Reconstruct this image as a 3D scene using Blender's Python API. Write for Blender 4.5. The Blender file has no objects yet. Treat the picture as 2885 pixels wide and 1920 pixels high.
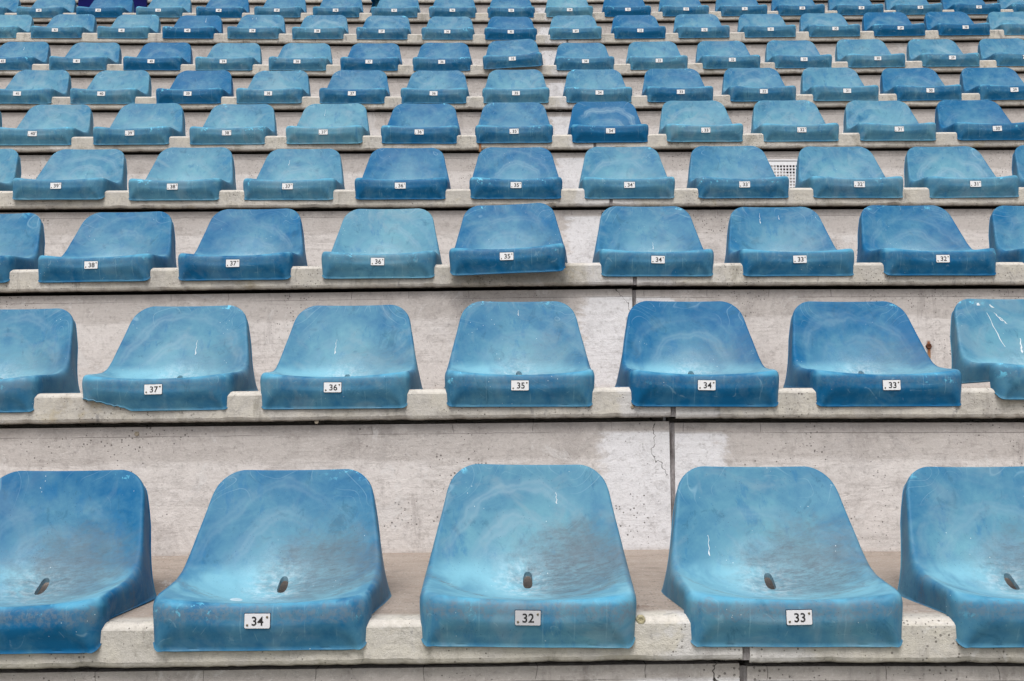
import bpy, bmesh, math, random
import numpy as np
from mathutils import Vector, Matrix, Euler
random.seed(7)
R = math.radians
scn = bpy.context.scene
# ------------------------------------------------------------------ camera, sky, sun, exposure
PITCH = 3.5
cam_d = bpy.data.cameras.new('camera'); cam = bpy.data.objects.new('camera', cam_d)
scn.collection.objects.link(cam); scn.camera = cam
cam_d.sensor_width = 36; cam_d.lens = 35.0; cam_d.clip_end = 1000; cam_d.clip_start = .05
cam.location = (0, 0, 0)
cam.matrix_world = Matrix.Rotation(R(90 + PITCH), 4, 'X') @ Matrix.Rotation(-.003, 4, 'Z')
SUN_EL, SUN_AZ = 60, 192          # azimuth: where the light comes from, clockwise from +Y
w = bpy.data.worlds.new('World'); scn.world = w; w.use_nodes = True
nt = w.node_tree; bg = nt.nodes['Background']
sky = nt.nodes.new('ShaderNodeTexSky'); sky.sky_type = 'NISHITA'; sky.sun_disc = False
sky.sun_elevation = R(SUN_EL); sky.sun_rotation = R(SUN_AZ); sky.air_density = 1.0; sky.dust_density = 4.0
hs = nt.nodes.new('ShaderNodeHueSaturation'); hs.inputs['Saturation'].default_value = .22
nt.links.new(sky.outputs[0], hs.inputs['Color']); nt.links.new(hs.outputs[0], bg.inputs[0])
bg.inputs[1].default_value = .14
sd = bpy.data.lights.new('sun', 'SUN'); sd.energy = 1.9; sd.angle = R(32); sd.color = (1, .96, .91)
sun = bpy.data.objects.new('sun', sd); scn.collection.objects.link(sun)
_d = Vector((math.sin(R(SUN_AZ)) * math.cos(R(SUN_EL)), math.cos(R(SUN_AZ)) * math.cos(R(SUN_EL)), math.sin(R(SUN_EL))))
sun.rotation_euler = _d.to_track_quat('Z', 'Y').to_euler(); sun.location = (0, -4, 8)
scn.view_settings.view_transform = 'Standard'; scn.view_settings.look = 'None'
scn.view_settings.exposure = 0.18; scn.view_settings.gamma = 1

# ------------------------------------------------------------------ helpers
def link(o, parent=None):
    scn.collection.objects.link(o)
    if parent: o.parent = parent
    return o
def mesh_obj(name, verts, faces, mats, parent=None, smooth=False, midx=None, loc=None):
    me = bpy.data.meshes.new(name); me.from_pydata([tuple(v) for v in verts], [], faces); me.update()
    for m in (mats if isinstance(mats, list) else [mats]): me.materials.append(m)
    if smooth: me.polygons.foreach_set('use_smooth', [True] * len(me.polygons))
    if midx: me.polygons.foreach_set('material_index', midx)
    o = bpy.data.objects.new(name, me)
    if loc: o.location = loc
    return link(o, parent)
def empty(name, loc, label=None, cat=None, group=None):
    o = bpy.data.objects.new(name, None); o.location = loc; o.empty_display_size = .1
    if label: o['label'] = label
    if cat: o['category'] = cat
    if group: o['group'] = group
    return link(o)
def tag(o, label, cat, group=None, kind=None):
    o['label'] = label; o['category'] = cat
    if group: o['group'] = group
    if kind: o['kind'] = kind
    return o

# ------------------------------------------------------------------ node helper
class N:
    def __init__(s, name):
        s.m = bpy.data.materials.new(name); s.m.use_nodes = True
        s.t = s.m.node_tree; s.b = s.t.nodes['Principled BSDF']
    def new(s, typ, **kw):
        n = s.t.nodes.new(typ)
        for k, v in kw.items(): setattr(n, k, v)
        return n
    def put(s, sock, v):
        if isinstance(v, bpy.types.NodeSocket): s.t.links.new(v, sock)
        elif isinstance(v, (tuple, list)) and len(v) == 3 and sock.type == 'RGBA': sock.default_value = (*v, 1)
        else: sock.default_value = v
    def math(s, op, a, b=0.0, c=None, clamp=False):
        n = s.new('ShaderNodeMath', operation=op, use_clamp=clamp); s.put(n.inputs[0], a); s.put(n.inputs[1], b)
        if c is not None: s.put(n.inputs[2], c)
        return n.outputs[0]
    def vmath(s, op, a, b=None, scale=None):
        n = s.new('ShaderNodeVectorMath', operation=op); s.put(n.inputs[0], a)
        if b is not None: s.put(n.inputs[1], b)
        if scale is not None: s.put(n.inputs['Scale'], scale)
        return n.outputs['Value'] if op in ('LENGTH', 'DISTANCE', 'DOT_PRODUCT') else n.outputs[0]
    def mix(s, f, a, b, mode='MIX'):
        n = s.new('ShaderNodeMix', data_type='RGBA', blend_type=mode); n.clamp_factor = True
        s.put(n.inputs[0], f); s.put(n.inputs[6], a); s.put(n.inputs[7], b); return n.outputs[2]
    def fmix(s, f, a, b):
        n = s.new('ShaderNodeMix', data_type='FLOAT'); s.put(n.inputs[0], f); s.put(n.inputs[2], a); s.put(n.inputs[3], b); return n.outputs[0]
    def ss(s, x, a, b):   # smoothstep, a may exceed b
        n = s.new('ShaderNodeMapRange', interpolation_type='SMOOTHSTEP')
        s.put(n.inputs[0], x)
        if a < b: vals = (a, b, 0, 1)
        else: vals = (b, a, 1, 0)
        for i, v in enumerate(vals): n.inputs[i + 1].default_value = v
        return n.outputs[0]
    def noise(s, vec, scale, detail=3, rough=.5, dist=0, sc=None):
        if sc is not None: vec = s.vmath('MULTIPLY', vec, sc)
        n = s.new('ShaderNodeTexNoise'); s.put(n.inputs['Vector'], vec)
        n.inputs['Scale'].default_value = scale; n.inputs['Detail'].default_value = detail
        n.inputs['Roughness'].default_value = rough; n.inputs['Distortion'].default_value = dist
        return n.outputs[0]
    def vor(s, vec, scale, feature='F1'):
        n = s.new('ShaderNodeTexVoronoi', feature=feature); s.put(n.inputs['Vector'], vec); n.inputs['Scale'].default_value = scale
        return n
    def xyz(s, v):
        n = s.new('ShaderNodeSeparateXYZ'); s.put(n.inputs[0], v); return n.outputs
    def comb(s, x, y, z):
        n = s.new('ShaderNodeCombineXYZ'); s.put(n.inputs[0], x); s.put(n.inputs[1], y); s.put(n.inputs[2], z); return n.outputs[0]
    def bump(s, h, strength, dist):
        n = s.new('ShaderNodeBump'); s.put(n.inputs['Height'], h); n.inputs['Strength'].default_value = strength
        n.inputs['Distance'].default_value = dist; s.t.links.new(n.outputs[0], s.b.inputs['Normal'])
    def out(s, col, rough=.6, spec=.5):
        s.put(s.b.inputs['Base Color'], col); s.put(s.b.inputs['Roughness'], rough); s.b.inputs['Specular IOR Level'].default_value = spec
        return s.m
def plain(name, col, rough=.6, metal=0, spec=.5):
    n = N(name); n.b.inputs['Metallic'].default_value = metal
    p = n.new('ShaderNodeTexCoord').outputs['Object']
    c = n.mix(n.noise(p, 60, 3), tuple(x * .8 for x in col), tuple(min(1, x * 1.12) for x in col))
    return n.out(c, rough, spec)

# ------------------------------------------------------------------ seat plastic
def plastic():
    n = N('sun_faded_blue_plastic')
    tc = n.new('ShaderNodeTexCoord').outputs['Object']
    oi = n.new('ShaderNodeObjectInfo'); rnd = oi.outputs['Random']
    col = n.new('ShaderNodeSeparateColor'); n.put(col.inputs[0], oi.outputs['Color'])
    fade, grime, arcs = col.outputs[0], col.outputs[1], col.outputs[2]
    off = n.math('MULTIPLY', rnd, 37.0); off2 = n.math('MULTIPLY', rnd, -61.0)
    P = n.vmath('ADD', tc, n.comb(off, off2, off))
    x, y, z = n.xyz(tc)
    ax = n.math('ABSOLUTE', x)
    n1 = n.noise(P, 9, 4, .6, .6); n2 = n.noise(P, 34, 5, .65, .3); n3 = n.noise(P, 260, 3, .6)
    # overall fading
    f = n.math('ADD', n.math('MULTIPLY', n.math('SUBTRACT', n1, .5), 1.1), fade)
    f = n.math('ADD', f, n.math('MULTIPLY', n.math('SUBTRACT', n2, .5), .65))
    cd = n.vmath('DISTANCE', tc, (0, .24, .13))
    f = n.math('ADD', f, n.math('MULTIPLY', n.math('SUBTRACT', n.ss(cd, .20, .06), .45), .32), clamp=True)
    c = n.mix(f, (.002, .100, .240), (.120, .295, .375))
    # vertical rubbed streaks of fresher blue
    st = n.noise(P, 14, 5, .7, .2, sc=(1.6, 1.2, .45))
    c = n.mix(n.math('MULTIPLY', n.ss(st, .56, .66), .4), c, (.002, .120, .290))
    dk = n.noise(P, 17, 5, .72, .8, sc=(1.2, 1.2, .8))
    c = n.mix(n.math('MULTIPLY', n.ss(dk, .55, .68), .35), c, (.004, .065, .130))
    gy = n.noise(P, 7, 4, .65, 1.2)
    c = n.mix(n.math('MULTIPLY', n.ss(gy, .50, .66), n.math('MULTIPLY', fade, .55)), c, (.19, .29, .35))
    # concentric flow bands on the backrest
    dz = n.math('SUBTRACT', z, .085)
    d = n.math('SQRT', n.math('ADD', n.math('MULTIPLY', n.math('MULTIPLY', x, x), 1.15), n.math('MULTIPLY', dz, dz)))
    dd = n.math('ADD', d, n.math('MULTIPLY', n.math('SUBTRACT', n.noise(P, 5, 4, .6), .5), .13))
    band = n.math('SINE', n.math('ADD', n.math('MULTIPLY', dd, 84.0), n.math('MULTIPLY', rnd, 6.28)))
    bm = n.math('MULTIPLY', n.math('MULTIPLY', n.ss(band, -.5, 1.0), n.fmix(n.ss(n.math('SINE', n.math('MULTIPLY', dd, 420.0)), -1, 1), .6, 1.0)), n.math('MULTIPLY', n.ss(z, .10, .16), n.ss(dd, .235, .17)))
    bm = n.math('MULTIPLY', bm, n.ss(n.noise(P, 4, 2), .36, .62))
    c = n.mix(n.math('MULTIPLY', bm, arcs), c, (.21, .335, .42))
    # thin swirl lines at the top corners and on the front flap
    sn = n.noise(P, 5.5, 1, .4, .9)
    ln = n.math('ABSOLUTE', n.math('SUBTRACT', n.math('FRACT', n.math('MULTIPLY', sn, 13.0)), .5))
    lnm = n.ss(ln, .055, .0)
    cm = n.math('MULTIPLY', n.ss(ax, .07, .13), n.ss(z, .22, .27))
    cm = n.math('MAXIMUM', cm, n.math('MULTIPLY', n.ss(z, .285, .30), .7))
    cm = n.math('MAXIMUM', cm, n.math('MULTIPLY', n.ss(y, .012, .002), n.ss(n2, .5, .62)))
    c = n.mix(n.math('MULTIPLY', n.math('MULTIPLY', lnm, cm), .26), c, (.34, .50, .60))
    # mould lines running down the front flap
    ml = n.math('ABSOLUTE', n.math('SUBTRACT', n.math('FRACT', n.math('MULTIPLY', n.math('ADD', x, n.math('MULTIPLY', n2, .004)), 17.0)), .5))
    mlm = n.math('MULTIPLY', n.ss(ml, .035, .0), n.math('MULTIPLY', n.ss(y, .012, .004), n.ss(z, .095, .075)))
    c = n.mix(n.math('MULTIPLY', mlm, n.math('MULTIPLY', n.ss(n1, .45, .6), .22)), c, (.30, .50, .60))
    # bleached pan round the drain hole and along the lip
    hx = n.math('MULTIPLY', x, .9)
    hd = n.vmath('DISTANCE', n.comb(hx, y, z), (0, .185, .092))
    hd = n.math('ADD', hd, n.math('MULTIPLY', n.math('SUBTRACT', n2, .5), .10))
    bl = n.math('MULTIPLY', n.ss(hd, .15, .015), n.fmix(n.ss(n3, .35, .65), .55, 1.0))
    c = n.mix(n.math('MULTIPLY', bl, .5), c, (.32, .52, .62))
    ps = n.math('MULTIPLY', n.math('MULTIPLY', n.ss(z, .135, .10), n.ss(y, .0, .03)), n.math('MULTIPLY', n.ss(z, .056, .068), n.ss(ax, .199, .190)))
    c = n.mix(n.math('MULTIPLY', ps, n.fmix(n.ss(n1, .35, .6), .35, .75)), c, (.20, .45, .56))
    lip = n.math('MULTIPLY', n.ss(z, .078, .088), n.ss(y, .05, .0))
    c = n.mix(n.math('MULTIPLY', lip, n.math('MULTIPLY', n.ss(n1, .35, .6), .55)), c, (.10, .40, .60))
    # white core right at the hole
    h2 = n.vmath('DISTANCE', tc, (0, .185, .09))
    wn = n.noise(P, 70, 5, .75)
    c = n.mix(n.math('MULTIPLY', n.math('MULTIPLY', n.ss(h2, .095, .015), n.ss(wn, .42, .62)), .6), c, (.55, .66, .72))
    # dark rubbed-in dirt on the right flank of the pan
    gx = n.noise(P, 22, 6, .75, .4, sc=(.8, 1.6, .9)); gf = n.noise(P, 90, 4, .8, .2, sc=(.45, 1.8, 1.2))
    gd = n.vmath('DISTANCE', n.comb(n.math('SUBTRACT', n.math('MULTIPLY', x, .80), n.math('ADD', .045, n.math('MULTIPLY', rnd, .045))), y, z), (0, .20, .120))
    gd = n.math('ADD', gd, n.math('MULTIPLY', n.math('SUBTRACT', gx, .5), .20))
    gm = n.math('MULTIPLY', n.ss(gd, .150, .04), n.fmix(n.ss(gf, .38, .62), .68, .95))
    c = n.mix(n.math('MULTIPLY', gm, grime), c, (.095, .135, .168))
    gs = n.noise(P, 60, 6, .8, .5, sc=(.35, 2.2, 1.6))
    c = n.mix(n.math('MULTIPLY', n.math('MULTIPLY', n.ss(gs, .50, .66), n.ss(gd, .13, .04)), n.math('MULTIPLY', grime, .36)), c, (.045, .052, .062))
    # crescent of dirt where water collects in the pan
    cr = n.math('ABSOLUTE', n.math('SUBTRACT', n.math('ADD', y, n.math('MULTIPLY', n.math('MULTIPLY', x, x), -1.6)), n.math('ADD', .085, n.math('MULTIPLY', n.math('SUBTRACT', n1, .5), .05))))
    crm = n.math('MULTIPLY', n.ss(cr, .022, .0), n.math('MULTIPLY', n.ss(gf, .42, .66), n.ss(z, .125, .10)))
    c = n.mix(n.math('MULTIPLY', crm, n.math('MULTIPLY', grime, .8)), c, (.12, .13, .14))
    # dirt under the rolled lip, on the front flap
    az = n.math('ADD', z, n.math('MULTIPLY', n.math('SUBTRACT', n.noise(P, 26, 6, .75, .5), .5), .075))
    am = n.math('MULTIPLY', n.math('MULTIPLY', n.ss(az, .046, .066), n.ss(az, .090, .074)), n.ss(y, .02, .006))
    am = n.math('MULTIPLY', am, n.fmix(n.ss(n.noise(P, 120, 3, .7), .4, .6), .3, 1.0))
    c = n.mix(n.math('MULTIPLY', am, n.math('ADD', n.math('MULTIPLY', grime, .7), .05)), c, (.13, .18, .23))
    # side flap dirt
    sm = n.math('MULTIPLY', n.ss(ax, .188, .198), n.math('MULTIPLY', n.ss(gx, .5, .68), .45))
    c = n.mix(n.math('MULTIPLY', sm, grime), c, (.15, .2, .23))
    # specks
    v = n.vor(P, 150); vs = n.math('MULTIPLY', n.ss(v.outputs['Distance'], .16, .08), n.ss(n.noise(P, 21, 2), .56, .62))
    c = n.mix(n.math('MULTIPLY', vs, .6), c, (.015, .05, .10))
    v2 = n.vor(n.vmath('ADD', P, (3.3, 1.7, 9.1)), 90); vs2 = n.math('MULTIPLY', n.ss(v2.outputs['Distance'], .10, .05), n.ss(n.noise(P, 13, 2), .60, .64))
    c = n.mix(n.math('MULTIPLY', vs2, .8), c, (.75, .82, .85))
    # bright cyan scuffs where the skin is knocked off
    kn = n.noise(P, 45, 5, .7, .3); kg = n.noise(P, 5, 2, .5)
    km = n.math('MULTIPLY', n.ss(kn, .57, .60), n.math('MULTIPLY', n.ss(kg, .54, .60), n.math('MULTIPLY', n.ss(ax, .05, .11), n.math('MAXIMUM', n.math('MULTIPLY', n.ss(z, .050, .075), n.ss(y, .035, .01)), n.ss(z, .285, .305)))))
    c = n.mix(n.math('MULTIPLY', km, .7), c, (.16, .58, .80))
    # fine scratches
    sc = n.noise(P, 40, 4, .8, 2.2, sc=(1, 1, .35))
    scm = n.ss(n.math('ABSOLUTE', n.math('SUBTRACT', sc, .5)), .010, .0)
    c = n.mix(n.math('MULTIPLY', scm, n.math('MULTIPLY', n.ss(n1, .5, .65), .35)), c, (.02, .12, .26))
    n.bump(n.math('ADD', n.math('MULTIPLY', n2, 1.0), n.math('MULTIPLY', n3, .25)), .25, .0015)
    return n.out(c, n.fmix(n2, .42, .62), .16)
PLASTIC = plastic()

# ------------------------------------------------------------------ concrete
def concrete(name, kind):
    n = N(name)
    geo = n.new('ShaderNodeTexCoord').outputs['Object']            # x along the row, z below the ledge
    oi = n.new('ShaderNodeObjectInfo')
    loc = n.xyz(oi.outputs['Location']); sh = n.math('MULTIPLY', loc[1], 17.3)
    P = n.vmath('ADD', geo, n.comb(sh, sh, sh))
    x, y, z = n.xyz(geo)
    n1 = n.noise(P, 2.2, 4, .6, .4); n2 = n.noise(P, 11, 6, .68, .5); n3 = n.noise(P, 75, 4, .7); n4 = n.noise(P, 420, 2, .6)
    stk = n.noise(P, 5, 6, .72, .3, sc=(1, 1, 9)); stk2 = n.noise(P, 9, 5, .75, .2, sc=(.7, 1, 22))
    if kind == 'riser':
        c = n.mix(n1, (.61, .572, .552), (.70, .665, .65))
        c = n.mix(n.math('MULTIPLY', n.ss(n2, .42, .66), .5), c, (.55, .52, .505))
        c = n.mix(n.math('MULTIPLY', n.ss(n.noise(P, 6, 5, .7, .8), .52, .66), .55), c, (.70, .67, .66))
        c = n.mix(n.math('MULTIPLY', n.ss(stk, .5, .66), .5), c, (.42, .39, .375))
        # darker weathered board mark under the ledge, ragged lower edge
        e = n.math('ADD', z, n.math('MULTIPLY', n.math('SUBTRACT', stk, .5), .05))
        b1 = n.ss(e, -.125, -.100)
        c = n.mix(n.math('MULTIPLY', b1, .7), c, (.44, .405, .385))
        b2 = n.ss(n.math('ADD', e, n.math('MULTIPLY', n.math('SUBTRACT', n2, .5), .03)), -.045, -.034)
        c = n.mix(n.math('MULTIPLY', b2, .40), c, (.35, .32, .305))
        # light washed patch either side of the joint
        px = n.math('ABSOLUTE', n.math('SUBTRACT', x, .405))
        px = n.math('ADD', px, n.math('MULTIPLY', n.math('SUBTRACT', n.noise(P, 7, 6, .75, .5, sc=(1, 1, 1.8)), .5), .26))
        low = n.math('MULTIPLY', n.ss(px, .185, .140), n.ss(z, -.034, -.046))
        c = n.mix(n.math('MULTIPLY', low, .8), c, (.76, .76, .79))
        # board edge hairline with short ticks above it
        hz = n.math('ADD', n.math('ADD', z, .040), n.math('MULTIPLY', n.math('SUBTRACT', n2, .5), .006))
        hl = n.math('MULTIPLY', n.ss(n.math('ABSOLUTE', hz), .0011, .0004), n.ss(n.noise(P, 3, 2), .40, .52))
        tx = n.math('ABSOLUTE', n.math('SUBTRACT', n.math('FRACT', n.math('ADD', n.math('MULTIPLY', x, 4.7), n.math('MULTIPLY', n1, .5))), .5))
        tk = n.math('MULTIPLY', n.ss(tx, .005, .002), n.math('MULTIPLY', n.ss(z, -.040, -.036), n.ss(n.noise(P, 1.7, 1), .42, .5)))
        c = n.mix(n.math('MULTIPLY', n.math('MAXIMUM', hl, tk), .7), c, (.06, .055, .05))
        # wandering crack by the joint
        cw = n.math('MULTIPLY', n.math('SUBTRACT', n.noise(P, 7, 4, .7), .5), .16)
        ck = n.math('ABSOLUTE', n.math('SUBTRACT', n.math('SUBTRACT', x, .388), n.math('SUBTRACT', cw, n.math('MULTIPLY', z, .12))))
        ckm = n.math('MULTIPLY', n.ss(ck, .0017, .0004), n.ss(z, -.17, -.15))
        c = n.mix(ckm, c, (.03, .028, .026))
        # air holes
        pv = n.vor(P, 105); psz = n.math('MULTIPLY', n.ss(n.noise(P, 3.1, 3, .6), .44, .62), .30)
        pm = n.math('LESS_THAN', pv.outputs['Distance'], n.math('MULTIPLY', psz, n.xyz(pv.outputs['Color'])[0]))
        pv2 = n.vor(n.vmath('ADD', P, (5, 2, 8)), 24); pm2 = n.math('LESS_THAN', pv2.outputs['Distance'], n.math('MULTIPLY', n.ss(n.xyz(pv2.outputs['Color'])[1], .80, 1.0), .075))
        pit = n.math('MAXIMUM', pm, pm2)
        c = n.mix(n.math('MULTIPLY', pit, .8), c, (.10, .09, .085))
        # warm dirt at the foot of the wall
        zz = n.math('ADD', z, n.math('MULTIPLY', n.math('SUBTRACT', n2, .5), .03))
        c = n.mix(n.math('MULTIPLY', n.ss(zz, -.345, -.375), .45), c, (.40, .31, .24))
    else:
        # the nosing: yellower, pitted, lichen and drip stains
        c = n.mix(n1, (.42, .395, .36), (.54, .515, .48))
        c = n.mix(n.math('MULTIPLY', n.ss(n2, .40, .62), .55), c, (.58, .545, .47))
        c = n.mix(n.math('MULTIPLY', n.ss(n.noise(P, 9, 6, .72, .4, sc=(1, 1, .6)), .54, .66), .65), c, (.28, .26, .22))
        c = n.mix(n.math('MULTIPLY', n.ss(n.noise(P, 17, 5, .7, .5, sc=(1, 1, .4)), .60, .68), .55), c, (.14, .14, .15))
        c = n.mix(n.math('MULTIPLY', n.ss(n.noise(P, 5, 5, .7, .4), .60, .72), .45), c, (.36, .28, .13))
        px = n.math('ABSOLUTE', n.math('SUBTRACT', x, .42))
        px = n.math('ADD', px, n.math('MULTIPLY', n.math('SUBTRACT', n2, .5), .2))
        c = n.mix(n.math('MULTIPLY', n.ss(px, .15, .12), .6), c, (.60, .59, .60))
        # tread: brown sandy dirt, trodden paler towards the edge
        tr = n.math('MULTIPLY', n.ss(y, .03, .07), n.ss(z, -.006, -.001))
        tcx = n.mix(n.noise(P, 6, 6, .7, 1.0, sc=(.6, 2.2, 1)), (.26, .205, .17), (.40, .35, .31))
        tcx = n.mix(n.math('MULTIPLY', n.ss(n.noise(P, 12, 5, .75, .6, sc=(.6, 1.8, 1)), .58, .66), .6), tcx, (.20, .14, .11))
        c = n.mix(tr, c, tcx)
        # worn bright arris
        ar = n.math('MULTIPLY', n.ss(y, .016, .010), n.ss(z, -.013, -.009))
        c = n.mix(n.math('MULTIPLY', ar, n.fmix(n2, .2, .8)), c, (.60, .565, .52))
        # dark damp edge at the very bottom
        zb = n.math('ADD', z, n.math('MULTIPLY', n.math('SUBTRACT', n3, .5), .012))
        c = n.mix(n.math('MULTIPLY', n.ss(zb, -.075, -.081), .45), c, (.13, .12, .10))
        un = n.math('MULTIPLY', n.ss(z, -.0775, -.0795), n.ss(y, .0075, .010))  # underside: shadow below the ledge painted in near-black, together with grime
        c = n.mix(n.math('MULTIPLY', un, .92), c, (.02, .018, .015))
        pv = n.vor(P, 120); psz = n.math('MULTIPLY', n.ss(n.noise(P, 3.1, 3, .6), .38, .60), .30)
        pm = n.math('LESS_THAN', pv.outputs['Distance'], n.math('MULTIPLY', psz, n.xyz(pv.outputs['Color'])[0]))
        pit = pm
        c = n.mix(n.math('MULTIPLY', pit, .75), c, (.09, .08, .07))
    n5 = n.noise(P, 24, 7, .78, .6, sc=(.7, 1, 1.3)); n6 = n.noise(P, 55, 6, .8, .3)
    c = n.mix(n.math('MULTIPLY', n.ss(n5, .52, .68), .45), c, n.mix(1.0, c, (.55, .53, .52), 'MULTIPLY'))
    n7 = n.noise(P, 3.6, 7, .72, .9, sc=(1, 1, .55))
    c = n.mix(n.math('MULTIPLY', n.ss(n7, .52, .64), .40), c, n.mix(1.0, c, (.66, .65, .65), 'MULTIPLY'))
    c = n.mix(n.math('MULTIPLY', n.ss(n6, .56, .70), .3), c, n.mix(1.0, c, (.60, .58, .56), 'MULTIPLY'))
    c = n.mix(n.math('MULTIPLY', n.ss(n3, .5, .8), .5), c, (.18, .165, .155))
    c = n.mix(n.math('MULTIPLY', n.ss(n.noise(P, 160, 3, .7), .56, .66), .22), c, (.70, .68, .66))
    dr = n.noise(P, 26, 5, .72, .25, sc=(1, 1, .12)); dg = n.noise(P, 2.7, 3, .6)
    c = n.mix(n.math('MULTIPLY', n.math('MULTIPLY', n.ss(dr, .54, .66), n.ss(dg, .48, .62)), .45), c, n.mix(1.0, c, (.55, .53, .53), 'MULTIPLY'))
    bt = n.noise(P, 8, 6, .75, 1.4)
    c = n.mix(n.math('MULTIPLY', n.ss(bt, .58, .62), .22), c, n.mix(1.0, c, (.70, .70, .72), 'MULTIPLY'))
    c = n.mix(n.math('MULTIPLY', n.ss(n.noise(P, 5.5, 6, .75, 1.2), .60, .65), .35), c, (.66, .65, .65))
    c = n.mix(n.math('MULTIPLY', n.ss(stk2, .56, .64), .18), c, (.20, .18, .17))
    h = n.math('SUBTRACT', n.math('ADD', n.math('MULTIPLY', n2, 1.2), n.math('ADD', n.math('MULTIPLY', n3, .6), n.math('MULTIPLY', n4, .25))), n.math('MULTIPLY', pit, 1.6))
    n.bump(h, .9, .004)
    return n.out(c, .88, .2)
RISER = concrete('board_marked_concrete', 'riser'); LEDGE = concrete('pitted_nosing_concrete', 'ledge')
def seal_mat():
    n = N('old_joint_sealant'); P = n.new('ShaderNodeTexCoord').outputs['Object']
    a = n.noise(P, 14, 6, .75, .5, sc=(4, 1, .7)); b = n.noise(P, 160, 3, .7)
    c = n.mix(n.ss(a, .35, .65), (.09, .08, .08), (.36, .34, .345)); c = n.mix(n.math('MULTIPLY', b, .4), c, (.12, .10, .09))
    n.bump(n.math('ADD', a, b), .8, .004); return n.out(c, .9, .2)
SEAL = seal_mat()
def ground_mat():
    n = N('field_ground'); P = n.new('ShaderNodeTexCoord').outputs['Object']
    c = n.mix(n.noise(P, 3, 6, .7), (.16, .165, .12), (.27, .26, .22)); n.bump(n.noise(P, 30, 5), .5, .01); return n.out(c, .95, .1)

# ------------------------------------------------------------------ measured layout
F = 2291.0; CX, CY = 1178.0, 784.0; HP = .5          # focal in px of the 2356 px view, seat pitch in m
INV = [1.605e-3 + .7265e-3 * r for r in range(11)]
YB = [1492, 936, 636, 456.5, 328, 236.5, 162, 90.5, 39.3, -3.5]   # front-bottom edge of the seats at mid frame
c_, s_ = math.cos(R(PITCH)), math.sin(R(PITCH))
ROWZc = [F * HP * INV[r] for r in range(10)]         # camera depth
rowY, rowZ = [], []
for r in range(10):
    Zc = ROWZc[r]; u = (CY - YB[r]) * Zc / F
    rowY.append(Zc * c_ - u * s_); rowZ.append(Zc * s_ + u * c_)
SL = [.010, .008, .009, .0015, .0015, -.002, -.005, -.007, -.003, -.003]
SR = [-.003, -.002, .0, .0, .003, .004, .007, .007, .004, .004]
def dz_row(r, X): return (SL[r] if X < 0 else SR[r]) * X
TREAD = .050; LEDGE_T = .082; NOSE = .019; OVER = .027; GAP = .013
XJ = .435; XE = 7.2

# ------------------------------------------------------------------ the terrace
ORD = ['first', 'second', 'third', 'fourth', 'fifth', 'sixth', 'seventh', 'eighth', 'ninth', 'tenth']
def ragged(x, amp, seed):
    return amp * (math.sin(x * 37 + seed) * .35 + math.sin(x * 91 + seed * 2.1) * .3 + math.sin(x * 11.3 + seed * .7) * .5) 
def xs_between(a, b, step):
    k = max(2, int((b - a) / step)); return [a + (b - a) * i / k for i in range(k + 1)]
def extrude_profile(name, prof_fn, xs, mat, parent, closed=True, smooth=False):
    verts, faces = [], []; npf = None
    for X in xs:
        p = prof_fn(X); npf = len(p)
        verts += [(X, a, b) for a, b in p]
    for i in range(len(xs) - 1):
        for k in range(npf if closed else npf - 1):
            a = i * npf + k; b = i * npf + (k + 1) % npf
            faces.append((a, b, b + npf, a + npf))
    faces.append(tuple(range(npf))); faces.append(tuple(reversed(range((len(xs) - 1) * npf, len(xs) * npf))))
    return mesh_obj(name, verts, faces, mat, parent, smooth)
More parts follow.
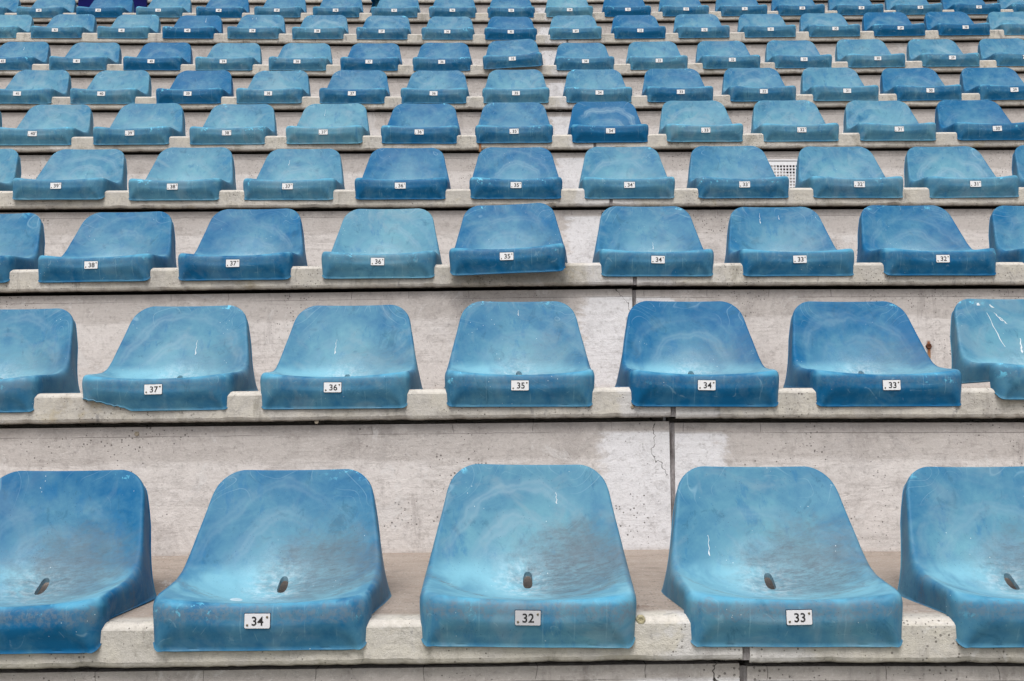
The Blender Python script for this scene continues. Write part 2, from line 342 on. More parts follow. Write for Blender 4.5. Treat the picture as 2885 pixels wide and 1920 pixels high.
for r in range(10):
    zt = rowZ[r] + TREAD; yn = rowY[r] + NOSE
    back = (rowY[r + 1] + NOSE + OVER + .06) if r < 9 else rowY[r] + .95
    lab = {0: 'lowest pale concrete step, under the big front seats 34, 32 and 33',
           9: 'topmost concrete step, only its front edge showing above the ninth row'}.get(
        r, 'pale concrete step carrying the %s row of blue seats from the front' % ORD[r])
    st = empty('concrete_step', (0, yn, zt), lab, 'concrete step', 'stepped concrete terraces of the stand')
    jw = .0075
    rng = random.Random(r * 11 + 3)
    chips = [(rng.uniform(-5, 5), rng.uniform(.005, .022), rng.uniform(.0004, .0032)) for _ in range(130)]
    def chip(X):
        return sum(d * math.exp(-((X - cx) / wd) ** 2) for cx, wd, d in chips)
    hr = .45 if r == 0 else (rowZ[r] - rowZ[r - 1])     # riser height
    for side in (0, 1):
        a, b = (-XE, XJ - jw) if side == 0 else (XJ + jw, XE)
        step = .012
        xs = []
        X = a
        while X < b - 1e-6:
            xs.append(X); X += .011 if abs(X) < .55 * ROWZc[r] else .2
        xs.append(b)
        yb = back - yn
        def prof(X, r=r, yb=yb):
            o = 0.0
            rg = ragged(X, .0008, r) + rng.uniform(-.0007, .0007)
            cp = chip(X)
            f1 = ragged(X, .0008, r + 5)
            return [(yb, o), (.30, o), (.018, o - .0004), (.010, o - .0030 + f1), (.003 + f1, o - .0085),
                    (0 + f1 * .6, o - .0135), (.0005, o - LEDGE_T * .55), (0, o - LEDGE_T + .010 + cp * .8), (.003 + cp, o - LEDGE_T + .002 + rg + cp * .5),
                    (.008 + cp, o - LEDGE_T - .001 + rg), (.05, o - LEDGE_T), (yb, o - LEDGE_T)]
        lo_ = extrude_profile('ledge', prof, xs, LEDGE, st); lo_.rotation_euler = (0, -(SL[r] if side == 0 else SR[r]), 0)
        # riser (face of the wall below this ledge); origin at ledge underside
        def rprof(X, r=r, hr=hr):
            o = -LEDGE_T
            lo = -hr - .06 if r == 0 else (rowZ[r - 1] - rowZ[r]) - .06
            f = ragged(X, .0009, r * 3.3)
            return [(OVER + f, o - GAP), (OVER + f - .001, o - .2), (OVER + f, lo), (OVER + .16, lo), (OVER + .16, o + .001), (OVER + .11, o + .001), (OVER + .11, o - GAP)]
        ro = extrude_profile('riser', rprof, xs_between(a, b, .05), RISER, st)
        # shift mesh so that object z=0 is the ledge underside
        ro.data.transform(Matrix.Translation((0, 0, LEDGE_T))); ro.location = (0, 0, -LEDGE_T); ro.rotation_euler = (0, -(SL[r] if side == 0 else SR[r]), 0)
    zs = dz_row(r, XJ)
    def sprof_ledge(X): return [(.10, zs - .003), (.02, zs - .004), (.008, zs - .012), (.006, zs - LEDGE_T + .004), (.10, zs - LEDGE_T + .004)]
    extrude_profile('joint_seal', sprof_ledge, [XJ - jw - .001, XJ, XJ + jw + .001], SEAL, st)
    # wavy seal down the wall
    zlo = -hr - .02; nseg = 24; vv, ff = [], []
    for i in range(nseg + 1):
        zz = zs - LEDGE_T - GAP + (zlo - (zs - LEDGE_T - GAP)) * i / nseg
        wob = .0015 * math.sin(i * 1.7 + r) + .001 * math.sin(i * 4.1)
        vv += [(XJ - jw - .002, OVER + .03, zz), (XJ - jw * .9 + wob, OVER + .004, zz), (XJ + wob, OVER + .007, zz), (XJ + jw * .9 + wob * .5, OVER + .003, zz), (XJ + jw + .002, OVER + .03, zz)]
    for i in range(nseg):
        for k in range(4):
            q = i * 5 + k; ff.append((q, q + 1, q + 6, q + 5))
    mesh_obj('wall_joint_seal', vv, ff, SEAL, st)
# ground before the stand
gz = rowZ[0] + TREAD - .45
g = mesh_obj('ground', [(-400, -400, gz), (400, -400, gz), (400, rowY[0] + .1, gz), (-400, rowY[0] + .1, gz)], [(0, 1, 2, 3)], ground_mat()); g['kind'] = 'structure'

# ------------------------------------------------------------------ seat shell
sk = np.array([0, .103, .226, .36, .46, .56, .67, .78, .89, 1.0])
Cy = np.array([.016, .060, .115, .175, .219, .250, .276, .297, .317, .334])
Cz = np.array([.085, .075, .068, .073, .094, .133, .178, .222, .267, .309])
Ry = np.array([.012, .050, .105, .160, .198, .226, .250, .275, .302, .328])
Rz = np.array([.098, .100, .102, .108, .122, .150, .186, .226, .269, .313])
Wk = np.array([.183, .187, .189, .189, .188, .185, .180, .173, .166, .159])
SD = np.linspace(-.1, 1.1, 601)
def dense(v):
    ext = np.interp(SD, sk, v)
    lo = SD < 0; hi = SD > 1
    ext[lo] = v[0] + (SD[lo]) * (v[1] - v[0]) / (sk[1] - sk[0]); ext[hi] = v[-1] + (SD[hi] - 1) * (v[-1] - v[-2]) / (sk[-1] - sk[-2])
    k = np.hanning(61); k /= k.sum(); pad = np.concatenate([2 * ext[0] - ext[60:0:-1], ext, 2 * ext[-1] - ext[-2:-62:-1]])
    return np.convolve(pad, k, 'same')[60:-60]
DC = [dense(v) for v in (Cy, Cz, Ry, Rz, Wk)]
SLEN, WN = .447, .18
def M(a, l):
    s = l / SLEN; t = a / WN
    cy, cz, ry, rz, w_ = (float(np.interp(s, SD, d)) for d in DC)
    g = min(abs(t), 1.05) ** 2.15
    y = cy + (ry - cy) * g; z = cz + (rz - cz) * g
    # dimple that gathers towards the drain slot
    da, dl = a, l - .43 * SLEN
    q = math.exp(-((da / .026) ** 2 + (dl / .034) ** 2)); z -= .0055 * q; y += .003 * q
    return Vector((t * w_, y, z))
def boundary():
    pts = []          # (a, l, na, nl)
    W, L, rf, rb = WN, SLEN, .026, .058
    def arc(cx, cl, r_, a0, a1, k):
        for i in range(k + 1):
            an = R(a0 + (a1 - a0) * i / k); pts.append((cx + r_ * math.cos(an), cl + r_ * math.sin(an), math.cos(an), math.sin(an)))
    nf = 34
    for i in range(nf + 1): pts.append((-(W - rf) + 2 * (W - rf) * i / nf, 0, 0, -1))
    arc(W - rf, rf, rf, -90, 0, 10)
    side = list(np.linspace(rf, L - rb, 34))[1:-1]
    extra = [.0445, .0450]
    side = sorted([v for v in side if abs(v - .0447) > .002] + extra)
    for l in side: pts.append((W, l, 1, 0))
    arc(W - rb, L - rb, rb, 0, 90, 12)
    for i in range(1, 20): pts.append(((W - rb) - 2 * (W - rb) * i / 20, L, 0, 1))
    arc(-(W - rb), L - rb, rb, 90, 180, 12)
    for l in reversed(side): pts.append((-W, l, -1, 0))
    arc(-(W - rf), rf, rf, 180, 270, 10)
    out = []
    for p in pts:
        if not out or (abs(p[0] - out[-1][0]) + abs(p[1] - out[-1][1]) > 1e-5): out.append(p)
    if abs(out[0][0] - out[-1][0]) + abs(out[0][1] - out[-1][1]) < 1e-5: out.pop()
    return out
BND = boundary()
def sm(x, a, b):
    t = min(1, max(0, (x - a) / (b - a))); return t * t * (3 - 2 * t)
def make_shell(name, broken=False):
    lh = .43 * SLEN; nb = len(BND)
    rings = []
    hole = []
    for (a, l, na, nl) in BND:
        an = math.atan2((l - lh) / .2, a / WN)
        ca, sa = math.cos(an), math.sin(an); e = .75
        hole.append((.0094 * math.copysign(abs(ca) ** e, ca), lh + .0235 * math.copysign(abs(sa) ** e, sa)))
    rings.append([M(h[0] * .96, lh + (h[1] - lh) * .96) - Vector((0, -.004, .009)) for h in hole])
    for rho in (0, .01, .025, .05, .08, .12, .17, .23, .30, .38, .46, .54, .62, .70, .77, .83, .88, .92, .955, .98, 1.0):
        rings.append([M(h[0] + (p[0] - h[0]) * rho, h[1] + (p[1] - h[1]) * rho) for h, p in zip(hole, BND)])
    NR, NS = 9, 11
    skirt = [[] for _ in range(NR + NS)]
    for i, (a, l, na, nl) in enumerate(BND):
        P = M(a, l); eps = .004
        T = (P - M(a - na * eps, l - nl * eps)).normalized()
        s = l / SLEN
        w_ = float(np.interp(s, SD, DC[4]))
        front = max(0, -nl); rear = max(0, nl)
        sidev = abs(na)
        r_ = .014 - .005 * sm(s, .5, .9) + .007 * max(front, sidev) * (1 - sm(s, .3, .6))
        sidev = abs(na)
        # bottom edge target
        bx = P.x + na * .015; by = P.y + nl * .013
        if nl < -.01 or l < .0448:
            dq = min(1, max(0, (abs(bx) - .183) / .0150)); z0 = .016 * (1 - math.sqrt(max(0, 1 - dq * dq))) if dq < 1 else .016
            B = Vector((bx * (1 - .012 * (1 - sidev)), by - .001, z0))
        elif s < .56:
            u_ = sm(s, .1, .56)
            B = Vector((math.copysign(abs(P.x) + .011 + .020 * u_, a), P.y + .036 * u_, TREAD + .002))
        else:
            v = (s - .56) / .44
            xb = abs(P.x) + .031 * (1 - v) * sidev + .008 * v * sidev
            B = Vector((math.copysign(xb, a) if abs(a) > .001 else 0, .262 + (P.y + .026 - .262) * sm(v, -.25, 1) ** .9, TREAD + .002 + (P.z - .012 - TREAD) * (v ** 1.0)))
            if l >= SLEN - .059:
                B = Vector((math.copysign(abs(P.x) + .006 * sidev, a), P.y + .022 + .004 * rear, P.z - .012 - .004 * rear))
                v1 = sm((l - (SLEN - .059)) / .059, 0, .35)
                Bs = Vector((math.copysign(xb, a), .262 + (P.y + .026 - .262) * sm(v, -.25, 1) ** .9, TREAD + .002 + (P.z - .012 - TREAD) * v))
                B = Bs.lerp(B, v1)
        if broken and (nl < -.01 or l < .0448) and B.x < -.06:
            jag = .0016 * math.sin(B.x * 300) + .001 * math.sin(B.x * 811)
            B.z = max(B.z, ((-B.x - .06) / .127) ** .85 * .034 + jag)
        K = P + T * r_
        up = B - K; Ld = up.length
        E = K + up * min(.5, (.018 + .016 * (1 - sm(s, .3, .6))) / max(Ld, 1e-4))
        for j in range(NR):
            t = (j + 1) / NR
            skirt[j].append(P * (1 - t) ** 2 + K * 2 * t * (1 - t) + E * t * t)
        for j in range(NS):
            t = min((j + 1) / (NS - 1) * .95, .95) if j < NS - 1 else 1.0
            q = E.lerp(B, t)
            if nl < -.3:                      # front flap: shallow recess with a smile-shaped top edge
                xx = abs(q.x); z = q.z
                hgt = .046 + .020 * sm(xx, .03, .15)
                inner = 1 - sm(xx, .135 + .035 * (1 - sm(z, 0, .05)), .188)
                rec = 1 - sm(z, -.030, hgt + .006)
                rec = min(1, rec * 1.35)
                q.y += (.0105 + .0030 * sm(xx, .03, .12)) * inner * rec
                q.y -= .0020 * math.sin(math.pi * min(1, max(0, (z - .025) / .05))) * inner
            if j >= NS - 1:
                nn = Vector((na, nl, 0)); q = q + nn * .0022
            skirt[NR + j].append(q)
    rings += skirt
    verts = [v for ring in rings for v in ring]; faces = []
    for j in range(len(rings) - 1):
        for i in range(nb):
            a = j * nb + i; b = j * nb + (i + 1) % nb
            faces.append((a, b, b + nb, a + nb))
    o = mesh_obj(name, verts, faces, PLASTIC, smooth=True)
    bm = bmesh.new(); bm.from_mesh(o.data); bmesh.ops.recalc_face_normals(bm, faces=bm.faces)
    bm.faces.ensure_lookup_table()
    f = min(bm.faces, key=lambda f: (f.calc_center_median() - Vector((.1, .1, .09))).length)
    if f.normal.z < 0: bmesh.ops.reverse_faces(bm, faces=bm.faces)
    bm.to_mesh(o.data); bm.free()
    md = o.modifiers.new('s', 'SOLIDIFY'); md.thickness = .004; md.offset = -1; md.use_even_offset = False
    dg = bpy.context.evaluated_depsgraph_get(); me = bpy.data.meshes.new_from_object(o.evaluated_get(dg), depsgraph=dg)
    me.name = name; me.set_sharp_from_angle(angle=R(50))
    bpy.data.objects.remove(o); return me
SHELL = make_shell('shell'); PLATE_Y = min(v.co.y for v in SHELL.vertices if abs(v.co.x) < .02 and .046 < v.co.z < .068) + .0002; SHELL_BROKEN = make_shell('shell', True)

# ------------------------------------------------------------------ number plates
def plate_mat():
    n = N('brushed_plate_metal'); P = n.new('ShaderNodeTexCoord').outputs['Object']
    c = n.mix(n.noise(P, 60, 4, .6, sc=(.3, 1, 2)), (.66, .67, .69), (.80, .80, .82))
    c = n.mix(1.0, c, n.new('ShaderNodeObjectInfo').outputs['Color'], 'MULTIPLY')
    return n.out(c, .38, .5)
PLATE = plate_mat(); DARK = plain('plate_recess_painted_shadow', (.012, .03, .06), .7); INK = plain('black_number_ink', (.012, .012, .014), .5)
SCREW = plain('dull_screw_metal', (.20, .17, .12), .45, .6)
PW, PH = .0470, .0265
def rrect(w_, h_, rt, rb_, k=5):
    out = []
    for cx, cz, r_, a0 in ((w_ / 2 - rt, h_ / 2 - rt, rt, 0), (-w_ / 2 + rt, h_ / 2 - rt, rt, 90), (-w_ / 2 + rb_, -h_ / 2 + rb_, rb_, 180), (w_ / 2 - rb_, -h_ / 2 + rb_, rb_, 270)):
        for i in range(k + 1):
            an = R(a0 + 90 * i / k); out.append((cx + r_ * math.cos(an), cz + r_ * math.sin(an)))
    return out
def make_plate():
    vs, fs, mi = [], [], []
    def slab(w_, h_, y0, y1, rt, rb_, m, dz=0, bev=0):
        p = rrect(w_, h_, rt, rb_); k = len(p); b = len(vs)
        vs.extend([(x, y1, z + dz) for x, z in p]); vs.extend([(x, y0 + bev, z + dz) for x, z in p])
        q = rrect(w_ - 2 * bev, h_ - 2 * bev, max(rt - bev, .0004), max(rb_ - bev, .0004)); vs.extend([(x, y0, z + dz) for x, z in q])
        for j in (0, 1):
            for i in range(k): fs.append((b + j * k + i, b + j * k + (i + 1) % k, b + (j + 1) * k + (i + 1) % k, b + (j + 1) * k + i)); mi.append(m)
        fs.append(tuple(range(b + 2 * k, b + 3 * k))); mi.append(m)
    slab(PW + .0018, PH + .0018, -.0002, .006, .0012, .0032, 1, .0006, .0002)  # dark slab behind the plate: recess shadow put in as colour
    slab(PW, PH, -.0012, .003, .0010, .0028, 0, 0, .0003)
    me = bpy.data.meshes.new('number_plate'); me.from_pydata(vs, [], fs); me.materials.append(PLATE); me.materials.append(DARK)
    me.polygons.foreach_set('material_index', mi)
    bm = bmesh.new(); bm.from_mesh(me); bmesh.ops.recalc_face_normals(bm, faces=bm.faces); bm.to_mesh(me); bm.free(); return me
PLATE_ME = make_plate()
def make_screw():
    bm = bmesh.new(); k = 14; prev = None
    for rr, yy in ((.0022, 0), (.0022, -.0008), (.0015, -.0014), (.0007, -.0014), (.0006, -.0006)):
        ring = [bm.verts.new((rr * math.cos(2 * math.pi * i / k), yy, rr * math.sin(2 * math.pi * i / k))) for i in range(k)]
        if prev:
            for i in range(k): bm.faces.new((prev[i], prev[(i + 1) % k], ring[(i + 1) % k], ring[i]))
        prev = ring
    bm.faces.new(prev); bmesh.ops.recalc_face_normals(bm, faces=bm.faces)
    me = bpy.data.meshes.new('screw'); bm.to_mesh(me); bm.free(); me.materials.append(SCREW); return me
SCREW_ME = make_screw()
NUM_ME = {}
def number_mesh(txt):
    if txt in NUM_ME: return NUM_ME[txt]
    cu = bpy.data.curves.new('t', 'FONT'); cu.body = txt; cu.align_x = 'CENTER'; cu.align_y = 'CENTER'; cu.size = .0235; cu.extrude = .0002; cu.offset = .00035
    cu.space_character = 1.02
    o = bpy.data.objects.new('t', cu); link(o); dg = bpy.context.evaluated_depsgraph_get(); dg.update()
    me = bpy.data.meshes.new_from_object(o.evaluated_get(dg), depsgraph=dg); bpy.data.objects.remove(o)
    co = np.array([v.co[:] for v in me.vertices]); c0 = (co.min(0) + co.max(0)) / 2; hh = co[:, 1].max() - co[:, 1].min()
    me.transform(Matrix.Rotation(R(90), 4, 'X') @ Matrix.Scale(.0165 / hh, 4) @ Matrix.Translation(-Vector(c0)))
    me.materials.clear(); me.materials.append(INK); me.name = 'number'; NUM_ME[txt] = me; return me

# ------------------------------------------------------------------ seats
WHITE = plain('dried_white_droppings', (.62, .66, .69), .8)
def streak(parent, a, l, length, wd, blob=True, slant=0.0):
    vs, fs = [], []; k = 8
    for i in range(k + 1):
        t = i / k; ll = l - length * t; aa = a + slant * t
        ww = wd * (.35 + .5 * t + (.9 * max(0, 1 - abs(t - .92) / .12) if blob else 0)) * (1 if i < k else .3)
        ww *= .75 + .35 * math.sin(i * 2.7 + a * 90); aa += .0012 * math.sin(i * 1.9 + l * 60)
        N_ = (M(aa + .003, ll) - M(aa, ll)).cross(M(aa, ll + .003) - M(aa, ll)).normalized()
        if N_.z < 0 and N_.y > 0: N_ = -N_
        if N_.y > 0: N_ = -N_
        c0 = M(aa, ll)
        vs += [c0 + Vector((-ww, 0, 0)) + N_ * .0001, c0 + N_ * .0012, c0 + Vector((ww, 0, 0)) + N_ * .0001]
    for i in range(k):
        for j in (0, 1): q = i * 3 + j; fs.append((q, q + 1, q + 4, q + 3))
    mesh_obj('white_dropping', vs, fs, WHITE, parent, True)
ROWS = [
 [(-28, None, .22), (591, 34, .38), (1212, 32, .62), (1837, 33, .58), (2456, None, .48)],
 [(-98, None, .45), (352, 37, .50), (765, 36, .50), (1196, 35, .42), (1625, 34, .16), (2052, 33, .18), (2470, None, .62)],
 [(-113, None, .32), (211, 38, .30), (536.8, 37, .22), (869.5, 36, .68), (1167.7, 35, .24), (1514.5, 34, .36), (1841.7, 33, .34), (2169.4, 32, .18), (2496, None, .30)],
 [(-133, None, .72), (131.5, 39, .60), (397.7, 38, .66), (662, 37, .62), (922, 36, .22), (1188.3, 35, .28), (1449.6, 34, .62), (1714.5, 33, .48), (1978.8, 32, .60), (2246.7, 31, .62), (2512, None, .42)],
 [(-148, None, .70), (75.5, 40, .66), (300, 39, .60), (522.5, 38, .66), (745.5, 37, .80), (965.7, 36, .28), (1184.4, 35, .32), (1406.3, 34, .04), (1625.3, 33, .72), (1846.7, 32, .68), (2070.3, 31, .66), (2296, 30, .22)],
 [(41, 41, .60), (234, 40, .66), (433, 39, .16), (618.7, 38, .60), (811, 37, .32), (999, 36, .46), (1189, 35, .60), (1381, 34, .55), (1568, 33, .28), (1759, 32, .46), (1951, 31, .62), (2143, 30, .28), (2336, 29, .28)],
 [(6, 42, .40), (178, 41, .48), (349, 40, .16), (515, 39, .62), (685, 38, .60), (850.5, 37, .24), (1018, 36, .26), (1181.5, 35, .36), (1349, 34, .40), (1518.7, 33, .62), (1687, 32, .50), (1852.5, 31, .48), (2022, 30, .60), (2193.6, 29, .58), (2364, None, .50)],
 [(-22, None, .72), (128, 42, .50), (281, 41, .60), (433, 40, .08), (582.7, 39, .50), (732, 38, .52), (880, 37, .46), (1031, 36, .50), (1177, 35, .10), (1327, 34, .58), (1475.5, 33, .16), (1623, 32, .48), (1775.6, 31, .52), (1924.5, 30, .50), (2074.6, 29, .16), (2224, 28, .18), (2374, None, .62)],
 [(-44, None, .40), (91, 43, .48), (228, 42, .14), (366, 41, .52), (505, 40, .14), (639, 39, .40), (774.5, 38, .38), (909, 37, .46), (1043, 36, .38), (1178.5, 35, .26), (1313, 34, .76), (1447, 33, .0), (1581, 32, .34), (1716, 31, .30), (1848, 30, .28), (1984.5, 29, .30), (2120, 28, .44), (2254.8, 27, .20), (2390, None, .40)],
]
def tone(f):
    return 'deep blue' if f < .21 else ('mid blue' if f < .4 else ('faded blue' if f < .56 else 'pale chalky blue'))
SCUFF = [(-.075, .40, .12, .0022, False, .03), (-.05, .40, .03, .0035, False, .02), (-.035, .385, .025, .003, False, .018), (-.06, .43, .012, .006, False, .01), (-.10, .435, .010, .009, False, .0), (.01, .31, .05, .004, False, -.01), (-.085, .020, .012, .006, False, .01), (-.05, .018, .012, .009, False, .01)]
SPECIAL = {(1, 37): 'front flap corner broken off', (2, 35): 'tilted, right side raised',
           (6, 35): 'tilted, right side raised', (4, 34): 'grey arch across the backrest',
           (8, 34): 'bleached white corners', (0, 32): 'grey dirty pan'}
def pale_disc(parent, a0, l0, ra, rl):
    vs, fs = [M(a0, l0) + Vector((0, 0, .0009))], []
    for j, q in ((1, .85), (2, 1.0)):
        for i in range(24):
            an = 2 * math.pi * i / 24; vs.append(M(a0 + ra * q * math.cos(an), l0 + rl * q * math.sin(an)) + Vector((0, 0, .0009 if j == 1 else .0001)))
    for i in range(24):
        k = (i + 1) % 24; fs.append((0, 1 + i, 1 + k)); fs.append((1 + i, 25 + i, 25 + k, 1 + k))
    mesh_obj('pale_disc', vs, fs, plain('pale_worn_disc', (.42, .56, .64), .6), parent, True)
streaks = {(0, 32): [(.065, .385, .026, .0016)], (0, 33): [(-.115, .29, .048, .0014)],
           (1, 37): [(.03, .33, .05, .0016)], (1, 36): [(-.045, .33, .05, .0016)], (1, 35): [(0, .42, .02, .0016)],
           (2, 37): [(.055, .22, .03, .0010)], (2, 34): [(.02, .28, .03, .0012), (.08, .24, .03, .0012)], (2, 38): [(.04, .22, .03, .0012)],
           (2, 33): [(-.06, .42, .05, .0013), (.02, .41, .02, .0013)], (3, 37): [(-.07, .38, .03, .0014)], (4, 37): [(-.06, .41, .05, .0010)],
           (7, 42): [(.0, .33, .03, .002)], (7, 40): [(.05, .42, .05, .002)], (7, 39): [(-.06, .42, .02, .002), (-.09, .41, .012, .003)], (8, 39): [(.02, .30, .03, .002)], (8, 38): [(.05, .30, .03, .003)],
           (6, 42): [(-.01, .40, .03, .002)], (5, 30): [], (7, 30): [(-.03, .32, .012, .003)]}
for r, row in enumerate(ROWS):
    for idx, (px, num, fade) in enumerate(row):
        Zc = ROWZc[r]; X = (px - CX) * Zc / F
        if num: lab = '%s plastic seat with number plate %d in the %s row from the front' % (tone(fade), num, ORD[r])
        else: lab = '%s seat cut by the picture\'s %s edge, %s row from the front' % (tone(fade), 'left' if px < CX else 'right', ORD[r])
        sp = SPECIAL.get((r, num))
        if sp: lab = '%s seat numbered %d, %s row from the front, %s' % (tone(fade), num, ORD[r], sp)
        loc = Vector((X, rowY[r], rowZ[r] + dz_row(r, X)))
        rng = random.Random(r * 100 + idx)
        rot = Euler((R(rng.uniform(-.6, .6)), R(rng.uniform(-.35, .35)) - (SL[r] if X < 0 else SR[r]), R(rng.uniform(-.9, .9))))
        loc.y += rng.uniform(-.004, .003)
        if (r, num) == (2, 35): loc += Vector((.0, -.05, .006)); rot = Euler((R(-1.0), R(-1.9), R(-2.5)))
        if (r, num) == (6, 35): loc += Vector((0, -.03, .012)); rot = Euler((R(0), R(-2.6), R(-2)))
        if r == 1 and px > 2400: loc += Vector((0, -.01, .019)); rot = Euler((R(-1.5), R(0), R(1)))
        if (r, num) == (3, 39): loc += Vector((0, -.01, .004)); rot = Euler((R(-1.2), R(0), R(0)))
        t = empty('stadium_seat', loc, lab, 'seat', 'blue stadium seats in rows'); t.rotation_euler = rot
        sh = bpy.data.objects.new('shell', SHELL_BROKEN if (r, num) == (1, 37) else SHELL); link(sh, t)
        gr = {0: rng.uniform(.75, 1.0), 1: .35, 2: .22}.get(r, .15)
        if (r, num) == (0, 32): gr = 1.0
        ar = rng.uniform(.25, .65) * (.35 + fade)
        if (r, num) == (4, 34): ar = 1.0
        sh.color = (min(1, fade + (.06 if r < 3 else 0)), gr, ar, 1)
        if num or px < 2400 and px > 0:
            pl = bpy.data.objects.new('number_plate', PLATE_ME); pl.location = (0, PLATE_Y, .0565); pl.rotation_euler = (R(-3), 0, 0)
            pl.rotation_euler[1] = R(rng.uniform(-1.2, 1.2)); link(pl, t)
            if (r, num) == (0, 32): pl.color = (.62, .62, .64, 1)
            elif r == 0: pl.color = (.88, .88, .9, 1)
            nm = bpy.data.objects.new('number', number_mesh(str(num))); nm.location = (.0012 + (0.001 if r else -.0005), -.0015, 0); link(nm, pl)
            if r <= 4:
                for sx in (-1, 1):
                    sc = bpy.data.objects.new('screw', SCREW_ME); sc.location = (sx * .0182, -.0012, sx * .0072); link(sc, pl)
        if r == 1 and px > 2400:
            for q_ in SCUFF: streak(t, *q_)
        if (r, num) == (0, 34): pale_disc(t, -.068, .105, .0115, .013)
        for s4 in streaks.get((r, num), []): streak(t, *s4)

# ------------------------------------------------------------------ small things
VW = plain('white_grille_enamel', (.80, .81, .84), .4); HOLE = plain('grille_dark_inside', (.02, .02, .022), .9)
def to_world(px, py, Y):      # point on the vertical plane y = Y seen at (px, py) of the 2356 px view
    dx, du = (px - CX) / F, (CY - py) / F
    diry, dirz = c_ - du * s_, s_ + du * c_
    k = Y / diry; return Vector((dx * k, Y, dirz * k))
def grille():
    Yw = rowY[4] + NOSE + OVER
    a = to_world(1750, 370, Yw); top = a.z; x0 = to_world(1752, 370, Yw).x; zb = rowZ[3] + TREAD + .01
    t = empty('vent_grille', (x0 + .11, Yw, zb), 'white perforated vent grille on the wall between seats 33 and 32', 'vent grille')
    Wd, H = .22, top - zb
    def box(vs, fs, xa, xb, ya, yb, za, zb_):
        b = len(vs); vs += [(x, y, z) for x in (xa, xb) for y in (ya, yb) for z in (za, zb_)]
        fs += [tuple(b + i for i in f) for f in ((0, 1, 3, 2), (4, 6, 7, 5), (0, 4, 5, 1), (2, 3, 7, 6), (0, 2, 6, 4), (1, 5, 7, 3))]
    vs, fs = [], []
    for q in ((-Wd / 2, Wd / 2, -.008, .0, H - .006, H), (-Wd / 2, -Wd / 2 + .006, -.008, 0, 0, H - .006), (Wd / 2 - .006, Wd / 2, -.008, 0, 0, H - .006), (-Wd / 2 + .006, Wd / 2 - .006, -.008, 0, 0, .006)): box(vs, fs, *q)
    mesh_obj('frame', vs, fs, VW, t)
    vs, fs = [], []
    P_ = .0165; bw = .0055; i0, i1 = -Wd / 2 + .010, Wd / 2 - .010; zt = H - .030; ztop = H - .0095
    box(vs, fs, i0, i1, -.005, -.001, zt, ztop); box(vs, fs, i0, i1, -.005, -.001, .008, .018)
    x = i0
    while x < i1 - bw: box(vs, fs, x, x + bw, -.005, -.001, .018, zt); x += P_
    z = zt - P_
    while z > .02: box(vs, fs, i0, i1, -.0047, -.0012, z, z + bw); z -= P_
    mesh_obj('perforated_plate', vs, fs, VW, t)
    mesh_obj('dark_backing', [(i0, -.0004, .006), (i1, -.0004, .006), (i1, -.0004, H - .007), (i0, -.0004, H - .007)], [(0, 1, 2, 3)], HOLE, t)
grille()
def nut(name, loc, rad, mat, label, cat, seed=0, group=None):
    bm = bmesh.new(); bmesh.ops.create_icosphere(bm, subdivisions=3, radius=rad)
    rn = random.Random(seed)
    for v in bm.verts:
        a = math.atan2(v.co.z, v.co.x); h = .86 + .14 * abs(math.cos(a * 3))
        v.co = Vector((v.co.x * h, v.co.y * .75, v.co.z * h)) * rn.uniform(.95, 1.05)
        if v.co.y < -rad * .45: v.co.y = -rad * .45 + (rad * .16 if (v.co.x ** 2 + v.co.z ** 2) < (rad * .4) ** 2 else 0)
    me = bpy.data.meshes.new(name); bm.to_mesh(me); bm.free(); me.materials.append(mat)
    o = bpy.data.objects.new(name, me); o.location = loc; link(o); return tag(o, label, cat, group)
BRASS = plain('dirty_yellow_plug', (.36, .32, .20), .7); RUST = plain('rusted_iron', (.10, .035, .015), .9); PEB = plain('grey_brown_plug', (.30, .26, .20), .8)
yw = [rowY[r] + NOSE + OVER for r in range(10)]
nut('round_plug', to_world(1472, 1427, rowY[0] + NOSE + .004), .0095, BRASS, 'yellowish round plug on the front step edge right of seat 32', 'plug', 1)
nut('round_plug', to_world(314, 996, yw[1]), .007, PEB, 'small metal plug in the wall behind the leftmost front seats', 'plug', 2)
nut('round_plug', to_world(728, 970, rowY[1] + NOSE + .01), .006, PEB, 'tiny pale plug under the ledge below seat 36 of second row', 'plug', 3)
nut('round_plug', to_world(1455, 937, rowY[1] + NOSE), .0055, PEB, 'brown plug on the ledge at lower left corner of seat 34', 'plug', 4)
# rusted anchor with its rust run
def rust_mat():
    n = N('rust_run'); P = n.new('ShaderNodeTexCoord').outputs['Object']; x, y, z = n.xyz(P)
    a = n.noise(P, 90, 4, .7, sc=(1, 1, .3))
    c = n.mix(n.ss(z, -.05, 0), (.42, .25, .13), (.30, .10, .03)); c = n.mix(n.math('MULTIPLY', a, .4), c, (.12, .04, .015))
    tr = n.new('ShaderNodeBsdfTransparent'); mx = n.new('ShaderNodeMixShader')
    ax = n.math('ABSOLUTE', x); m = n.math('MULTIPLY', n.ss(n.math('ADD', ax, n.math('MULTIPLY', n.math('SUBTRACT', a, .5), .014)), .009, .001), n.ss(n.math('ABSOLUTE', n.math('ADD', z, .012)), .05, .015))
    n.out(c, .9, .1); n.put(mx.inputs[0], m); n.put(mx.inputs[1], tr.outputs[0]); n.put(mx.inputs[2], n.b.outputs[0])
    n.t.links.new(mx.outputs[0], n.t.nodes['Material Output'].inputs[0]); return n.m
RUN = rust_mat()
pa = to_world(2137, 800, yw[2] - .002); ra = nut('rusted_anchor', pa, .011, RUST, 'rusty anchor bolt bleeding an orange streak down the wall beside seat 33', 'anchor bolt', 5)
mesh_obj('rust_streak', [(-.022, -.0015, -.065), (.022, -.0015, -.065), (.022, -.0015, .02), (-.022, -.0015, .02)], [(0, 1, 2, 3)], RUN, ra)
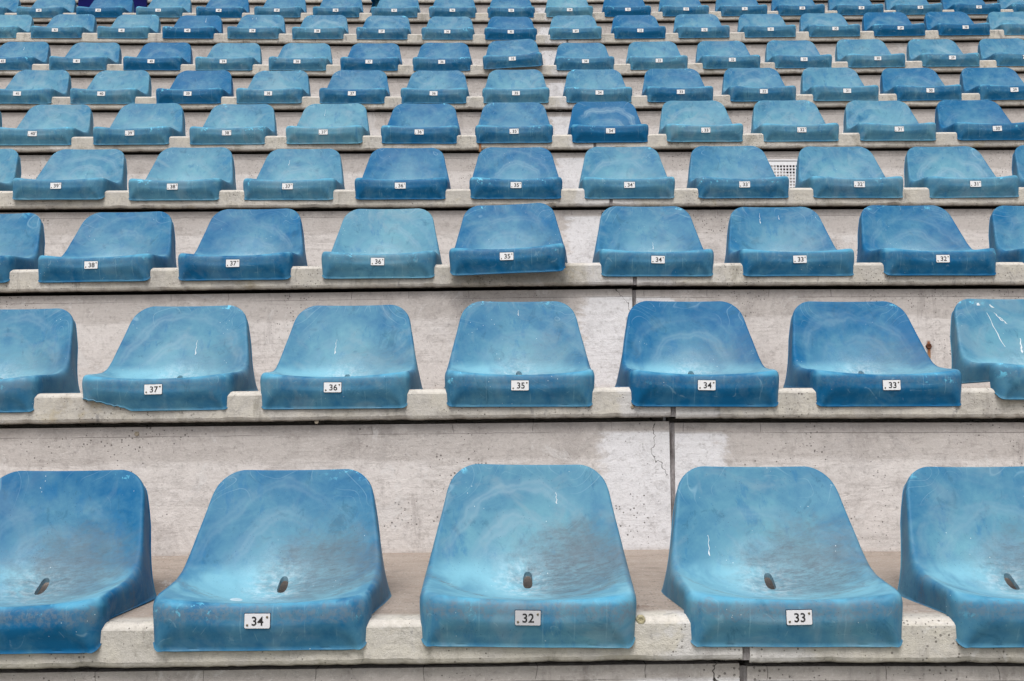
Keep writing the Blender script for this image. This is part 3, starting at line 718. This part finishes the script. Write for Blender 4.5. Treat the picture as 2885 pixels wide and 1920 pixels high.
pb = to_world(1106, 331, rowY[4] + NOSE - .001); rb = nut('rusted_anchor', pb, .006, RUST, 'rusty spot of iron on the ledge below seats 36 and 35 of fifth row', 'anchor bolt', 6)
mesh_obj('rust_streak', [(-.014, -.0035, -.045), (.014, -.0035, -.045), (.014, -.0035, .02), (-.014, -.0035, .02)], [(0, 1, 2, 3)], RUN, rb)

# loose things at the top of the picture
lt = empty('loose_seat', (0, 0, 0), 'loose blue seat tipped over above the backrest of seat 37, ninth row', 'seat')
q0 = to_world(850, 26, rowY[8] + .14)
ls = bpy.data.objects.new('shell', SHELL); link(ls, lt); ls.color = (.0, .1, .1, 1)
lt.matrix_world = Matrix.Translation((to_world(848, 26, rowY[8] + .5).x + .235, rowY[8] + .40, rowZ[8] + TREAD + .30)) @ Matrix.Rotation(R(10), 4, 'Y') @ Matrix.Rotation(R(-14), 4, 'Z') @ Matrix.Rotation(R(-95), 4, 'X')
NAVY = plain('navy_blue_sheet', (.0005, .002, .085), .6, 0, .1)
def navy():
    Y = rowY[9] - .16
    a = to_world(183, -40, Y); b = to_world(338, 40, Y)
    o = empty('navy_panel', ((a.x + b.x) / 2, Y, rowZ[8] + TREAD), 'dark navy blue panel standing behind the backrest of seat 42, top left', 'panel')
    vs, fs = [], []; wv = b.x - a.x; H = .42; k = 16
    for j, dy in enumerate((0, .03)):
        for i in range(k + 1):
            x = -wv / 2 + wv * i / k; bend = .02 * math.sin(i / k * math.pi)
            for zz in (0, .02, H - .03, H): vs.append((x, dy - bend, zz if i not in (0, k) else min(max(zz, .012), H - .02)))
    n4 = 4; S = (k + 1) * n4
    for j in (0, 1):
        for i in range(k):
            for m in range(3):
                q = j * S + i * n4 + m; fs.append((q, q + n4, q + n4 + 1, q + 1))
    for i in range(k):
        for m in (0, 3): q = i * n4 + m; fs.append((q, q + n4, q + n4 + S, q + S))
    for i in (0, k):
        for m in range(3): q = i * n4 + m; fs.append((q, q + 1, q + 1 + S, q + S))
    mesh_obj('sheet', vs, fs, NAVY, o)
    vs, fs = [], []
    for z0 in (.0, H):
        b0 = len(vs)
        vs += [(x, y, z0 + dz) for x in (-wv / 2 - .004, wv / 2 + .004) for y in (-.026, .034) for dz in (-.006, .006)]
        fs += [tuple(b0 + i for i in f) for f in ((0, 1, 3, 2), (4, 6, 7, 5), (0, 4, 5, 1), (2, 3, 7, 6), (0, 2, 6, 4), (1, 5, 7, 3))]
    mesh_obj('edge_band', vs, fs, NAVY, o)
navy()
